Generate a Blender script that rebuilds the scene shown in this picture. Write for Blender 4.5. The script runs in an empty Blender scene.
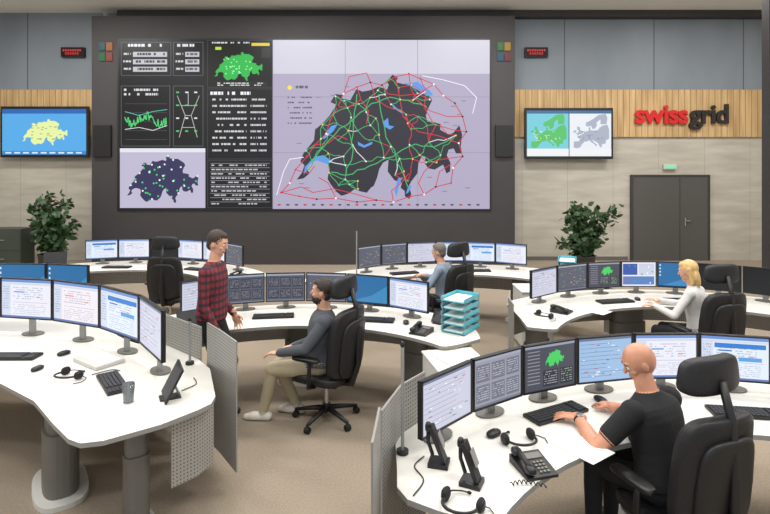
import bpy, math, random
import numpy as np
from mathutils import Vector, Matrix, kdtree
V=Vector
rng=random.Random(7)
scene=bpy.context.scene
scene.view_settings.view_transform='Standard'
pi=math.pi
def ch(c):
    c/=255.0
    return c/12.92 if c<=0.04045 else ((c+0.055)/1.055)**2.4
def lin(c): return tuple(ch(x) for x in c[:3])+(1.0,)

# ------------------------------------------------------------ materials
def M(name,rgb,rough=.6,metal=0,bump=0,bscale=60,var=0,vscale=5,spec=.5,scl=(1,1,1),emit=0):
    m=bpy.data.materials.new(name); m.use_nodes=True
    nt=m.node_tree; n=nt.nodes; b=n['Principled BSDF']
    c=lin(rgb); b.inputs['Base Color'].default_value=c
    b.inputs['Roughness'].default_value=rough; b.inputs['Metallic'].default_value=metal
    b.inputs['Specular IOR Level'].default_value=spec
    if emit:
        b.inputs['Emission Color'].default_value=c; b.inputs['Emission Strength'].default_value=emit
    if var or bump:
        tc=n.new('ShaderNodeTexCoord'); mp=n.new('ShaderNodeMapping'); mp.inputs['Scale'].default_value=scl
        nt.links.new(tc.outputs['Object'],mp.inputs['Vector'])
    if var:
        nz=n.new('ShaderNodeTexNoise'); nz.inputs['Scale'].default_value=vscale; nz.inputs['Detail'].default_value=6
        nt.links.new(mp.outputs[0],nz.inputs['Vector'])
        mx=n.new('ShaderNodeMix'); mx.data_type='RGBA'
        mx.inputs[6].default_value=tuple(x*(1-var) for x in c[:3])+(1,)
        mx.inputs[7].default_value=tuple(min(1,x*(1+var)) for x in c[:3])+(1,)
        cr=n.new('ShaderNodeMapRange'); cr.inputs[1].default_value=.3; cr.inputs[2].default_value=.7
        nt.links.new(nz.outputs[0],cr.inputs[0]); nt.links.new(cr.outputs[0],mx.inputs[0])
        nt.links.new(mx.outputs[2],b.inputs['Base Color'])
    if bump:
        nb=n.new('ShaderNodeTexNoise'); nb.inputs['Scale'].default_value=bscale; nb.inputs['Detail'].default_value=4
        nt.links.new(mp.outputs[0],nb.inputs['Vector'])
        bp=n.new('ShaderNodeBump'); bp.inputs['Strength'].default_value=bump; bp.inputs['Distance'].default_value=.01
        nt.links.new(nb.outputs[0],bp.inputs['Height']); nt.links.new(bp.outputs[0],b.inputs['Normal'])
    return m
def mathn(nt,op,a,b=None):
    x=nt.nodes.new('ShaderNodeMath'); x.operation=op
    for i,q in enumerate((a,b)):
        if q is None: continue
        if isinstance(q,(int,float)): x.inputs[i].default_value=q
        else: nt.links.new(q,x.inputs[i])
    return x.outputs[0]
def mixcol(nt,fac,c1,c2):
    mx=nt.nodes.new('ShaderNodeMix'); mx.data_type='RGBA'
    nt.links.new(fac,mx.inputs[0])
    for i,q in ((6,c1),(7,c2)):
        if isinstance(q,tuple): mx.inputs[i].default_value=q
        else: nt.links.new(q,mx.inputs[i])
    return mx.outputs[2]

WHITE=M('desk_laminate',(220,217,210),.4,var=.02)
EDGE=M('desk_edge',(140,138,134),.5)
GREY=M('grey_metal',(150,150,148),.45,.3)
DGREY=M('column_grey',(108,105,100),.5,.2)
LGREY=M('light_grey_lacquer',(200,198,192),.5)
BLACK=M('black_plastic',(20,20,22),.45)
LEATHER=M('black_leather',(20,20,23),.5,bump=.25,bscale=90)
CHROME=M('chrome',(190,190,192),.25,.9)
RUBBER=M('rubber',(18,18,18),.7)
KEYC=M('keys',(48,48,52),.5)
PAPER=M('paper',(240,238,232),.8)
FLOOR=M('carpet',(152,139,123),.95,bump=.6,bscale=150,var=.13,vscale=60,spec=.1)
CEIL=M('ceiling_plaster',(232,232,228),.9)
POT=M('pot_glaze',(60,58,56),.5)
SOIL=M('soil',(50,38,28),.95)
LEAF=M('leaf_green',(46,74,40),.45,var=.35,vscale=9)
STEM=M('stem_brown',(84,66,46),.8)
GLASS=M('drinking_glass',(225,232,235),.05); GLASS.node_tree.nodes['Principled BSDF'].inputs['Transmission Weight'].default_value=.9
TEAL=M('teal_tray',(88,178,194),.3)
PANELD=M('dark_cladding',(57,54,55),.6,var=.05,vscale=2)
DOORM=M('door_paint',(82,80,78),.55)
RED=M('sign_red',(205,30,35),.4); INK=M('sign_black',(38,34,32),.4)
CABG=M('green_cabinet',(62,70,62),.5)
EXITG=M('exit_green',(110,200,150),.5,emit=.5)
PAD=M('foam',(30,30,30),.9)

SCR=bpy.data.materials.new('screen_pixels'); SCR.use_nodes=True
nt=SCR.node_tree; b=nt.nodes['Principled BSDF']
at=nt.nodes.new('ShaderNodeAttribute'); at.attribute_name='Col'
b.inputs['Base Color'].default_value=(.01,.01,.01,1); b.inputs['Roughness'].default_value=.35
b.inputs['Specular IOR Level'].default_value=.25
nt.links.new(at.outputs['Color'],b.inputs['Emission Color']); b.inputs['Emission Strength'].default_value=1.08

PERF=M('perforated_steel',(168,167,162),.45,.25); nt=PERF.node_tree
uvn=nt.nodes.new('ShaderNodeUVMap'); uvn.uv_map='UVMap'
sp=nt.nodes.new('ShaderNodeSeparateXYZ'); nt.links.new(uvn.outputs[0],sp.inputs[0])
a=mathn(nt,'SUBTRACT',mathn(nt,'FRACT',mathn(nt,'MULTIPLY',sp.outputs[0],40)),.5)
c=mathn(nt,'SUBTRACT',mathn(nt,'FRACT',mathn(nt,'MULTIPLY',sp.outputs[1],40)),.5)
d=mathn(nt,'ADD',mathn(nt,'MULTIPLY',a,a),mathn(nt,'MULTIPLY',c,c))
f=mathn(nt,'LESS_THAN',d,.05)
nt.links.new(mixcol(nt,f,lin((164,162,157)),lin((88,86,83))),nt.nodes['Principled BSDF'].inputs['Base Color'])

def slat_wall(name,c1,c2,period,gap,noise_scl,cg):
    m=M(name,c1,.65); nt=m.node_tree; n=nt.nodes
    tc=n.new('ShaderNodeTexCoord'); mp=n.new('ShaderNodeMapping'); mp.inputs['Scale'].default_value=noise_scl
    nt.links.new(tc.outputs['Object'],mp.inputs[0])
    nz=n.new('ShaderNodeTexNoise'); nz.inputs['Scale'].default_value=1; nz.inputs['Detail'].default_value=5
    nt.links.new(mp.outputs[0],nz.inputs['Vector'])
    mr=n.new('ShaderNodeMapRange'); mr.inputs[1].default_value=.32; mr.inputs[2].default_value=.68; nt.links.new(nz.outputs[0],mr.inputs[0])
    col=mixcol(nt,mr.outputs[0],lin(c1),lin(c2))
    sp=n.new('ShaderNodeSeparateXYZ'); nt.links.new(tc.outputs['Object'],sp.inputs[0])
    f=mathn(nt,'LESS_THAN',mathn(nt,'FRACT',mathn(nt,'DIVIDE',sp.outputs[0],period)),gap)
    col=mixcol(nt,f,col,lin(cg))
    nt.links.new(col,n['Principled BSDF'].inputs['Base Color'])
    return m
WOOD=slat_wall('oak_slats',(172,138,92),(212,180,132),.16,.10,(9,1,.7),(138,104,64))
UPPER=slat_wall('upper_panels',(118,127,136),(132,140,148),2.35,.012,(.8,1,.4),(82,89,96))
CONC=slat_wall('board_concrete',(170,164,152),(194,188,175),1.2,.008,(.9,1,5.0),(148,142,130))

# ------------------------------------------------------------ mesh builder
class MB:
    def __init__(s): s.v=[];s.f=[];s.m=[];s.c=[];s.s=[];s.u=[];s.mats=[];s.T=Matrix()
    def mi(s,m):
        if m not in s.mats: s.mats.append(m)
        return s.mats.index(m)
    def add(s,vs,fs,mat,col=None,smooth=False,uvs=None):
        b=len(s.v); k=s.mi(mat)
        s.v+= [s.T@V(p) for p in vs]
        for i,f in enumerate(fs):
            s.f.append([b+j for j in f]); s.m.append(k); s.c.append(col or (0,0,0,1)); s.s.append(smooth)
            s.u.append(uvs[i] if uvs else None)
    def box(s,c,d,mat,rot=None,col=None):
        hx,hy,hz=d[0]/2,d[1]/2,d[2]/2
        vs=[V((x,y,z)) for z in(-hz,hz) for x,y in((-hx,-hy),(hx,-hy),(hx,hy),(-hx,hy))]
        if rot is not None: vs=[rot@p for p in vs]
        vs=[p+V(c) for p in vs]
        s.add(vs,[[3,2,1,0],[4,5,6,7],[0,1,5,4],[1,2,6,5],[2,3,7,6],[3,0,4,7]],mat,col)
    def cyl(s,p0,p1,r0,mat,r1=None,n=16,caps=True):
        p0=V(p0);p1=V(p1); r1=r0 if r1 is None else r1
        z=(p1-p0).normalized(); x=z.orthogonal().normalized(); y=z.cross(x)
        vs=[];
        for p,r in((p0,r0),(p1,r1)):
            for i in range(n):
                a=2*pi*i/n; vs.append(p+x*math.cos(a)*r+y*math.sin(a)*r)
        s.add(vs,[[i,(i+1)%n,n+(i+1)%n,n+i] for i in range(n)],mat,smooth=True)
        if caps: s.add(vs,[list(range(n))[::-1],list(range(n,2*n))],mat)
    def tube(s,path,r,mat,n=8):
        path=[V(p) for p in path]; vs=[];x=None
        for i,p in enumerate(path):
            t=(path[min(i+1,len(path)-1)]-path[max(i-1,0)]).normalized()
            if x is None: x=t.orthogonal().normalized()
            x=(x-t*x.dot(t)).normalized(); y=t.cross(x)
            rr=r[i] if isinstance(r,(list,tuple)) else r
            for k in range(n):
                a=2*pi*k/n; vs.append(p+x*math.cos(a)*rr+y*math.sin(a)*rr)
        L=len(path); fs=[[i*n+k,i*n+(k+1)%n,(i+1)*n+(k+1)%n,(i+1)*n+k] for i in range(L-1) for k in range(n)]
        fs+=[list(range(n))[::-1],[ (L-1)*n+k for k in range(n)]]
        s.add(vs,fs,mat,smooth=True)
    def prism(s,pts,z0,z1,mat,side=None):
        n=len(pts); vs=[(p[0],p[1],z0) for p in pts]+[(p[0],p[1],z1) for p in pts]
        s.add(vs,[list(range(n))[::-1],list(range(n,2*n))],mat)
        s.add(vs,[[i,(i+1)%n,n+(i+1)%n,n+i] for i in range(n)],side or mat)
    def ell(s,c,r,mat,e=1,rot=None,nu=24,nv=14,fn=None):
        c=V(c); vs=[];
        g=lambda t:math.copysign(abs(t)**e,t)
        for j in range(1,nv):
            th=-pi/2+pi*j/nv
            for i in range(nu):
                ph=2*pi*i/nu
                vs.append(V((r[0]*g(math.cos(th))*g(math.cos(ph)),r[1]*g(math.cos(th))*g(math.sin(ph)),r[2]*g(math.sin(th)))))
        vs+=[V((0,0,-r[2])),V((0,0,r[2]))]
        if fn: vs=[fn(p) for p in vs]
        if rot is not None: vs=[rot@p for p in vs]
        vs=[p+c for p in vs]
        fs=[[j*nu+i,j*nu+(i+1)%nu,(j+1)*nu+(i+1)%nu,(j+1)*nu+i] for j in range(nv-2) for i in range(nu)]
        B=(nv-1)*nu
        fs+=[[B,(i+1)%nu,i] for i in range(nu)]+[[B+1,(nv-2)*nu+i,(nv-2)*nu+(i+1)%nu] for i in range(nu)]
        s.add(vs,fs,mat,smooth=True)
    def lathe(s,prof,mat,c=(0,0,0),n=24):
        vs=[(c[0]+r*math.cos(2*pi*i/n),c[1]+r*math.sin(2*pi*i/n),c[2]+z) for r,z in prof for i in range(n)]
        L=len(prof); fs=[[j*n+i,j*n+(i+1)%n,(j+1)*n+(i+1)%n,(j+1)*n+i] for j in range(L-1) for i in range(n)]
        s.add(vs,fs,mat,smooth=True)
    def strip(s,path,z0,z1,t,mat):
        path=[V((p[0],p[1],0)) for p in path]; n=len(path); L=[];R_=[];u=[0]
        for i in range(1,n): u.append(u[-1]+(path[i]-path[i-1]).length)
        for i,p in enumerate(path):
            d=(path[min(i+1,n-1)]-path[max(i-1,0)]).normalized(); q=V((-d.y,d.x,0))*t/2
            L.append(p+q);R_.append(p-q)
        for side,flip in((L,True),(R_,False)):
            for i in range(n-1):
                a,b=side[i],side[i+1]
                vs=[(a.x,a.y,z0),(b.x,b.y,z0),(b.x,b.y,z1),(a.x,a.y,z1)]
                uv=[(u[i],z0),(u[i+1],z0),(u[i+1],z1),(u[i],z1)]
                f=[0,1,2,3]
                if flip: f=f[::-1]; uv=uv[::-1]
                s.add(vs,[f],mat,uvs=[uv])
        for i in range(n-1):
            a,b,c,d=L[i],L[i+1],R_[i+1],R_[i]
            s.add([(p.x,p.y,z1) for p in(d,c,b,a)],[[0,1,2,3]],EDGE)
            s.add([(p.x,p.y,z0) for p in(a,b,c,d)],[[0,1,2,3]],EDGE)
        for i in(0,n-1):
            a,b=L[i],R_[i]; s.add([(a.x,a.y,z0),(b.x,b.y,z0),(b.x,b.y,z1),(a.x,a.y,z1)],[[0,1,2,3]],EDGE)
    def mesh(s,name):
        me=bpy.data.meshes.new(name); me.from_pydata([tuple(p) for p in s.v],[],s.f)
        for m in s.mats: me.materials.append(m)
        me.polygons.foreach_set('material_index',s.m); me.polygons.foreach_set('use_smooth',s.s)
        if SCR in s.mats:
            ca=me.color_attributes.new('Col','FLOAT_COLOR','CORNER'); arr=[]
            for f,c in zip(s.f,s.c): arr+=list(c)*len(f)
            ca.data.foreach_set('color',arr)
        if any(u for u in s.u):
            ul=me.uv_layers.new(name='UVMap'); arr=[]
            for f,u in zip(s.f,s.u):
                for k in range(len(f)): arr+=list(u[k]) if u else [0,0]
            ul.data.foreach_set('uv',arr)
        me.update(); return me
    def build(s,name,loc=(0,0,0),yaw=0,bevel=0,parent=None):
        o=bpy.data.objects.new(name,s.mesh(name)); scene.collection.objects.link(o)
        o.location=loc; o.rotation_euler=(0,0,yaw)
        if bevel:
            md=o.modifiers.new('b','BEVEL'); md.width=bevel; md.segments=2; md.limit_method='ANGLE'; md.angle_limit=.7
        if parent: o.parent=parent
        return o

class Canvas:
    """flat artwork on a screen: x right, z up, facing -y; w,h metres, U,Vv artwork units (v down)"""
    def __init__(s,mb,x0,ztop,w,h,y,U,Vv,step):
        s.mb=mb;s.x0=x0;s.zt=ztop;s.kx=w/U;s.kz=h/Vv;s.y=y;s.step=step;s.U=U;s.V=Vv
    def P(s,u,v,l): return (s.x0+u*s.kx,s.y-l*s.step,s.zt-v*s.kz)
    def poly(s,pts,col,l=1):
        A=sum(pts[i][0]*pts[(i+1)%len(pts)][1]-pts[(i+1)%len(pts)][0]*pts[i][1] for i in range(len(pts)))
        if A>0: pts=pts[::-1]
        s.mb.add([s.P(u,v,l) for u,v in pts],[list(range(len(pts)))],SCR,lin(col))
    def rect(s,u0,v0,u1,v1,col,l=1): s.poly([(u0,v0),(u1,v0),(u1,v1),(u0,v1)],col,l)
    def line(s,pts,w,col,l=2):
        for (a,b),(c,d) in zip(pts[:-1],pts[1:]):
            L=math.hypot(c-a,d-b)
            if L<1e-6: continue
            nx,ny=-(d-b)/L*w/2,(c-a)/L*w/2
            s.poly([(a+nx,b+ny),(c+nx,d+ny),(c-nx,d-ny),(a-nx,b-ny)],col,l)
    def dot(s,u,v,r,col,l=3,n=8): s.poly([(u+r*math.cos(2*pi*i/n),v+r*math.sin(2*pi*i/n)) for i in range(n)],col,l)
    def text(s,u,v,w,h,rows,col,l=2,seed=1,fill=.5):
        r=random.Random(seed); dh=h/rows
        for i in range(rows):
            x=u
            while x<u+w:
                L=r.uniform(.03,.10)*w
                if r.random()<.75: s.rect(x,v+i*dh,min(x+L,u+w),v+i*dh+dh*fill,col,l)
                x+=L+.018*w
LL=[(5.96,46.13),(6.10,46.24),(6.17,46.36),(6.06,46.42),(6.14,46.55),(6.43,46.76),(6.46,46.93),(6.70,47.05),(6.86,47.16),(7.04,47.33),(6.88,47.37),(7.01,47.50),(7.20,47.49),(7.19,47.43),(7.42,47.40),(7.51,47.50),(7.59,47.58),(7.75,47.54),(7.95,47.56),(8.2,47.62),(8.42,47.57),(8.47,47.65),(8.41,47.70),(8.57,47.81),(8.72,47.76),(8.66,47.69),(8.87,47.66),(9.18,47.66),(9.56,47.50),(9.65,47.40),(9.53,47.25),(9.48,47.15),(9.52,47.06),(9.63,47.06),(9.88,47.02),(9.87,46.93),(10.10,46.85),(10.23,46.88),(10.39,47.0),(10.47,46.85),(10.43,46.66),(10.47,46.55),(10.30,46.55),(10.24,46.63),(10.10,46.61),(10.05,46.52),(10.15,46.40),(10.14,46.26),(10.04,46.23),(9.95,46.37),(9.72,46.29),(9.55,46.31),(9.46,46.38),(9.46,46.50),(9.37,46.50),(9.28,46.40),(9.25,46.23),(9.08,46.10),(9.02,46.03),(9.08,45.90),(9.03,45.82),(8.91,45.86),(8.90,45.95),(8.79,46.0),(8.83,46.08),(8.62,46.12),(8.44,46.26),(8.46,46.45),(8.31,46.40),(8.21,46.30),(8.15,46.16),(8.06,46.03),(7.98,46.0),(7.87,45.92),(7.70,45.94),(7.54,45.98),(7.39,45.91),(7.18,45.87),(7.05,45.93),(6.89,46.05),(6.80,46.14),(6.84,46.28),(6.80,46.40),(6.52,46.45),(6.30,46.39),(6.24,46.30),(6.31,46.23),(6.15,46.15)]
prj=lambda lo,la:((lo-5.96)/4.51*163,(47.81-la)/1.99*105)
CH=[prj(*p) for p in LL]
def inside(x,y,P=CH):
    c=False;n=len(P)
    for i in range(n):
        x1,y1=P[i];x2,y2=P[i-1]
        if (y1>y)!=(y2>y) and x<(x2-x1)*(y-y1)/(y2-y1)+x1: c=not c
    return c
def chmap(cv,u,v,w,col,l,ky=1):
    k=w/163; cv.poly([(u+x*k,v+y*k*ky) for x,y in CH],col,l)
def wob(p,q,r,a=.12,n=3):
    out=[p]; L=math.hypot(q[0]-p[0],q[1]-p[1])
    for i in range(1,n): t=i/n; out.append((p[0]+(q[0]-p[0])*t+r.uniform(-a,a)*L,p[1]+(q[1]-p[1])*t+r.uniform(-a,a)*L))
    return out+[q]
def content(cv,kind,seed):
    r=random.Random(seed); U,W=cv.U,cv.V
    if kind=='off': cv.rect(0,0,U,W,(24,26,30),1); return
    if kind in('app','pink','bluapp'):
        bg={'app':(230,231,242),'pink':(238,230,238),'bluapp':(222,232,246)}[kind]
        cv.rect(0,0,U,W,bg,1); cv.rect(0,0,U,5,(110,145,205),2); cv.rect(0,6,U,9,(205,212,226),2)
        cv.rect(0,W-3,U,W,(100,125,175),2); cv.rect(0,9,18,W-3,(208,216,234),2)
        cv.text(3,12,12,40,10,(160,170,196),3,seed); cv.text(23,13,60,22,6,(172,178,198),3,seed+1,.35)
        cv.rect(24,38,U-8,38.6,(170,170,190),3); cv.text(23,42,U-34,18,6,(180,186,202),3,seed+2,.3)
        c2={'app':(100,145,215),'pink':(225,140,150),'bluapp':(40,110,190)}[kind]
        cv.rect(26,20,46,22,c2,4); cv.rect(70,28,78,29.5,(220,140,90),4)
        if kind=='bluapp': cv.rect(20,10,U-4,17,(50,125,205),4); cv.rect(56,30,90,36,(90,160,220),4)
    elif kind=='blue':
        cv.rect(0,0,U,W,(44,108,160),1); cv.poly([(0,W),(U,W),(U,20),(60,45)],(60,135,185),2); cv.rect(0,W-3,U,W,(20,50,90),3)
        for i in range(4): cv.rect(3,5+i*9,7,9+i*9,(210,220,230),3)
    elif kind in('dark','table','ltable'):
        b0,b1,b2=((84,88,102),(58,60,74),(150,152,162)) if kind!='ltable' else ((150,152,166),(112,115,130),(196,198,208))
        cv.rect(0,0,U,W,b0,1); cv.rect(0,0,U,4,(160,166,184),2); cv.rect(0,W-3,U,W,(115,120,135),2)
        if kind!='dark':
            for i in range(3):
                for j in range(2):
                    x=4+i*32;y=8+j*27; cv.rect(x,y,x+28,y+23,b1,2); cv.text(x+2,y+3,24,18,6,b2,3,seed+i*3+j,.35)
        else:
            for i in range(12):
                y=8+i*4.2; cv.line([(5,y),(U-5,y)],.5,(130,130,142),2)
            for i in range(30):
                x,y=r.uniform(6,U-8),r.uniform(8,W-8); cv.rect(x,y,x+r.uniform(2,6),y+1.2,r.choice([(200,70,70),(90,200,110),(190,190,200),(210,180,90)]),3)
    elif kind=='green':
        cv.rect(0,0,U,W,(74,76,88),1); cv.rect(0,0,U,4,(150,156,172),2); chmap(cv,40,9,38,(74,205,100),3)
        for i in range(10): cv.rect(6,8+i*5,30,9.2+i*5,(150,150,162),2)
        cv.rect(36,37,66,60,(46,48,58),2); cv.rect(70,37,96,60,(46,48,58),2)
        cv.text(38,39,26,20,6,(170,170,182),3,seed,.35); cv.text(72,39,22,20,6,(160,185,170),3,seed+3,.35)
    elif kind in('lilac','redsc'):
        cv.rect(0,0,U,W,(200,202,220) if kind=='lilac' else (156,188,222),1); cv.rect(0,0,U,4,(110,120,150),2)
        for i in range(9):
            y=9+i*6; cv.line([(4,y),(r.uniform(50,96),y)],.5,(140,140,158) if kind=='lilac' else (90,100,150),2)
        for i in range(26):
            x,y=r.uniform(5,U-12),r.uniform(7,W-8); cv.rect(x,y,x+r.uniform(2,7),y+1.2,r.choice([(190,70,80),(90,100,130),(80,160,100),(240,240,245),(240,240,245)]),3)
    elif kind=='col':
        cv.rect(0,0,U,W,(225,228,238),1); cv.rect(3,4,46,34,(60,90,170),2); cv.rect(50,4,96,34,(200,205,225),2)
        for i in range(12): cv.dot(r.uniform(6,94),r.uniform(6,58),2.2,r.choice([(200,50,50),(250,250,250),(70,170,90)]),3)
        cv.rect(3,38,96,60,(90,130,190),2)

def monitor(p0,p1,kind,z0=.87,z1=1.2,desk=.78,seed=0,stand=True):
    p0=V((p0[0],p0[1],0));p1=V((p1[0],p1[1],0)); d=p1-p0; w=d.length-.012; h=z1-z0
    mid=(p0+p1)/2; yaw=math.atan2(d.y,d.x); mb=MB(); b=.011
    mb.box((0,.016,h/2),(w,.024,h),BLACK)
    mb.box((0,.04,h*.5),(w*.6,.03,h*.6),BLACK)
    for c,s_ in(((0,0,b/2),(w,.012,b)),((0,0,h-b/2),(w,.012,b)),((-w/2+b/2,0,h/2),(b,.012,h)),((w/2-b/2,0,h/2),(b,.012,h))): mb.box(c,s_,BLACK)
    cv=Canvas(mb,-w/2+b,h-b,w-2*b,h-2*b,.0035,100,64,.0006); content(cv,kind,seed)
    if stand:
        zb=desk-z0
        mb.box((0,.075,(zb+h*.5)/2+.005),(.06,.025,h*.5-zb-.01),GREY)
        mb.prism([(.11*math.cos(2*pi*i/20),.08+.075*math.sin(2*pi*i/20)) for i in range(20)],zb+.001,zb+.012,DGREY)
    mb.build('computer_monitor',(mid.x,mid.y,z0),yaw)

# ------------------------------------------------------------ room
def slab(name,x0,x1,y0,y1,z0,z1,mat,bevel=0):
    mb=MB(); mb.box(((x0+x1)/2,(y0+y1)/2,(z0+z1)/2),(x1-x0,y1-y0,z1-z0),mat); return mb.build(name,bevel=bevel)
XL,XR,YB,ZC=-11.0,10.6,13.95,6.5
slab('floor',XL-.2,XR+.2,-2,YB+.2,-.1,0,FLOOR)
slab('ceiling',XL-.2,XR+.2,-2,YB+.2,ZC,ZC+.15,CEIL)
slab('wall_back',XL-.2,XR+.2,YB,YB+.2,0,ZC,CONC)
slab('wall_left',XL-.2,XL,-2,YB,0,ZC,CONC)
slab('wall_right',XR,XR+.2,-2,YB,0,ZC,CONC)
slab('trim_1',XL,-7.42,YB-.06,YB,3.24,4.48,WOOD)
slab('trim_2',3.32,XR,YB-.06,YB,3.24,4.48,WOOD)
slab('trim_3',XL,-7.42,YB-.03,YB,4.48,ZC,UPPER)
slab('trim_4',-7.3,XR,YB-.03,YB,4.48,ZC,UPPER)
slab('trim_5',-6.9,XR,YB-.30,YB-.03,6.33,ZC,PANELD)
slab('baseboard_back',3.4,6.38,YB-.03,YB,0,.1,DGREY)
slab('pillar',7.25,7.85,10.0,10.2,0,6.1,PANELD)

mb=MB()
x0,x1,zt=6.5,8.45,2.19; yd=YB-.045
mb.box(((x0+x1)/2,yd,zt/2),(x1-x0,.06,zt),DOORM)
for xx in(x0-.03,x1+.03): mb.box((xx,yd-.005,zt/2+.03),(.06,.07,zt+.06),PANELD)
mb.box(((x0+x1)/2,yd-.005,zt+.03),(x1-x0,.07,.06),PANELD)
mb.box((7.72,yd-.032,zt/2),(.012,.004,zt),BLACK)
mb.box((7.84,yd-.05,1.02),(.03,.05,.22),CHROME); mb.box((7.90,yd-.07,1.05),(.14,.02,.025),CHROME)
mb.build('door_1',bevel=.004)
mb=MB(); mb.box((7.47,YB-.05,2.46),(.34,.06,.14),LGREY); mb.box((7.47,YB-.085,2.46),(.28,.008,.09),EXITG)
mb.build('exit_sign',bevel=.005)

def letters(txt,x,z,size,mat,parent):
    cu=bpy.data.curves.new(txt,'FONT'); cu.body=txt; cu.size=size; cu.extrude=.03; cu.offset=.018; cu.space_character=.95
    o=bpy.data.objects.new('tmp',cu); scene.collection.objects.link(o); bpy.context.view_layer.update()
    me=bpy.data.meshes.new_from_object(o.evaluated_get(bpy.context.evaluated_depsgraph_get()))
    bpy.data.objects.remove(o); w=max(v.co.x for v in me.vertices)
    me.materials.clear(); me.materials.append(mat)
    q=bpy.data.objects.new('letters_'+txt,me); scene.collection.objects.link(q)
    q.rotation_euler=(pi/2,0,0); q.location=(x,YB-.11,z); q.parent=parent
    return w
em=bpy.data.objects.new('wall_sign_lettering',None); scene.collection.objects.link(em)
w=letters('swiss',6.52,3.60,.70,RED,em); letters('grid',6.52+w+.05,3.60,.70,INK,em)

# ------------------------------------------------------------ video wall
mb=MB(); PX0,PX1,PY=-7.36,3.26,13.3
mb.box(((PX0+PX1)/2,PY+.25,3.12),(PX1-PX0,.5,6.24),PANELD)
DX0,DX1,DZ0,DZ1=-6.66,2.62,1.40,5.63
mb.box(((DX0+DX1)/2,PY-.015,(DZ0+DZ1)/2),(DX1-DX0+.08,.03,DZ1-DZ0+.08),BLACK)
cv=Canvas(mb,DX0,DZ1,DX1-DX0,DZ1-DZ0,PY-.031,369,170,.0015)
r=random.Random(3)
cv.rect(0,0,369,170,(16,17,22),1)
cv.rect(153,0,369,170,(172,165,190),2)
cv.rect(153,0,369,34,(204,202,216),3)
for x in(153,225,297): cv.rect(x,0,x+.5,170,(146,142,160),3.5)
for y in(57,113): cv.rect(153,y,369,y+.5,(146,142,160),3.5)
for j in range(2):
    x0=2+j*52; x1=(52,84)[j]
    cv.rect(x0,2,x1,36,(90,90,98),2); cv.rect(x0+.6,2.6,x1-.6,35.4,(14,14,18),2.5)
    cv.text(x0+3,4,x1-x0-12,4,1,(230,230,235),3,j,.7)
    for i in range(3):
        cv.rect(x0+12,12+i*7.5,x1-4,17+i*7.5,(190,190,198),3)
        cv.text(x0+13,13+i*7.5,x1-x0-19,4,1,(50,50,60),4,i+j,.6); cv.text(x0+2,13+i*7.5,8,4,1,(220,220,225),3,i,.5)
cv.rect(2,46,51,107,(90,90,98),2); cv.rect(2.6,46.6,50.4,106.4,(14,14,18),2.5); cv.text(5,49,34,9,2,(210,210,215),3,5)
for i in range(5): cv.rect(6,64+i*9,48,64.4+i*9,(80,80,86),3)
pts=[(6+i*.6,80+4*math.sin(i*.13)+r.uniform(-5,5)) for i in range(70)]
cv.line(pts,.8,(80,210,120),4); cv.line([(6,90),(20,88),(34,91),(48,86)],.6,(230,230,230),4); cv.line([(6,72),(20,76),(34,72),(48,70)],.6,(90,200,190),4)
cv.rect(54,46,84,107,(90,90,98),2); cv.rect(54.6,46.6,83.4,106.4,(14,14,18),2.5)
for a_,b_ in(((58,56),(66,76)),((80,56),(72,76)),((66,76),(60,98)),((72,76),(78,98)),((66,76),(72,76)),((62,66),(76,66)),((63,88),(75,88)),((69,52),(69,66))): cv.line([a_,b_],.6,(190,190,195),3)
for i in range(12): cv.rect(57+(i%3)*9,52+(i//3)*13,60+(i%3)*9,53.4+(i//3)*13,r.choice([(230,230,235),(80,200,110)]),4)
cv.rect(1,109,86,169,(186,180,204),2); cv.rect(1,109,86,113,(222,222,232),3)
chmap(cv,8,116,71,(50,48,88),4,1.05)
n=0
while n<50:
    x,y=r.uniform(0,163),r.uniform(0,105)
    if inside(x,y): n+=1; cv.dot(8+x*.435,116+y*.457,1.0,r.choice([(70,210,110),(70,210,110),(240,240,245)]),6,6)
cv.rect(88,0,153,48,(60,60,66),2); cv.rect(88.6,.6,152.4,47.4,(10,14,12),2.5); cv.text(90,2,40,3,1,(210,210,215),3,8)
chmap(cv,95,12,48,(45,180,75),3,.95); cv.rect(97,42,148,47,(30,30,34),3)
for i in range(30): cv.dot(r.uniform(104,132),r.uniform(18,34),.8,(150,245,170),4,6)
cv.rect(96,7,102,10,(180,220,60),4); cv.rect(142,8,151,18,(40,42,46),3); cv.rect(132,3,150,6,(220,200,60),4); cv.text(98,43,46,4,2,(220,220,220),4,9)
cv.rect(88,49,153,120,(60,60,66),2); cv.rect(88.6,49.6,152.4,119.4,(14,14,18),2.5); cv.text(91,52,40,4,1,(235,235,240),3,11,.8)
for i in range(9):
    y=59+i*6.4; cv.text(93,y,34,2.3,1,(205,205,210),3,20+i,.8); cv.text(131,y,16,2.3,1,(205,205,210),3,40+i,.8)
cv.rect(88,121,153,169,(60,60,66),2); cv.rect(88.6,121.6,152.4,168.4,(18,18,22),2.5)
for i in range(10):
    y=124+i*4.3; cv.rect(91,y,150,y+.4,(150,150,156),3); cv.text(92,y+1.4,55,1.4,1,(190,190,196),3,60+i,.9)
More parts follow.
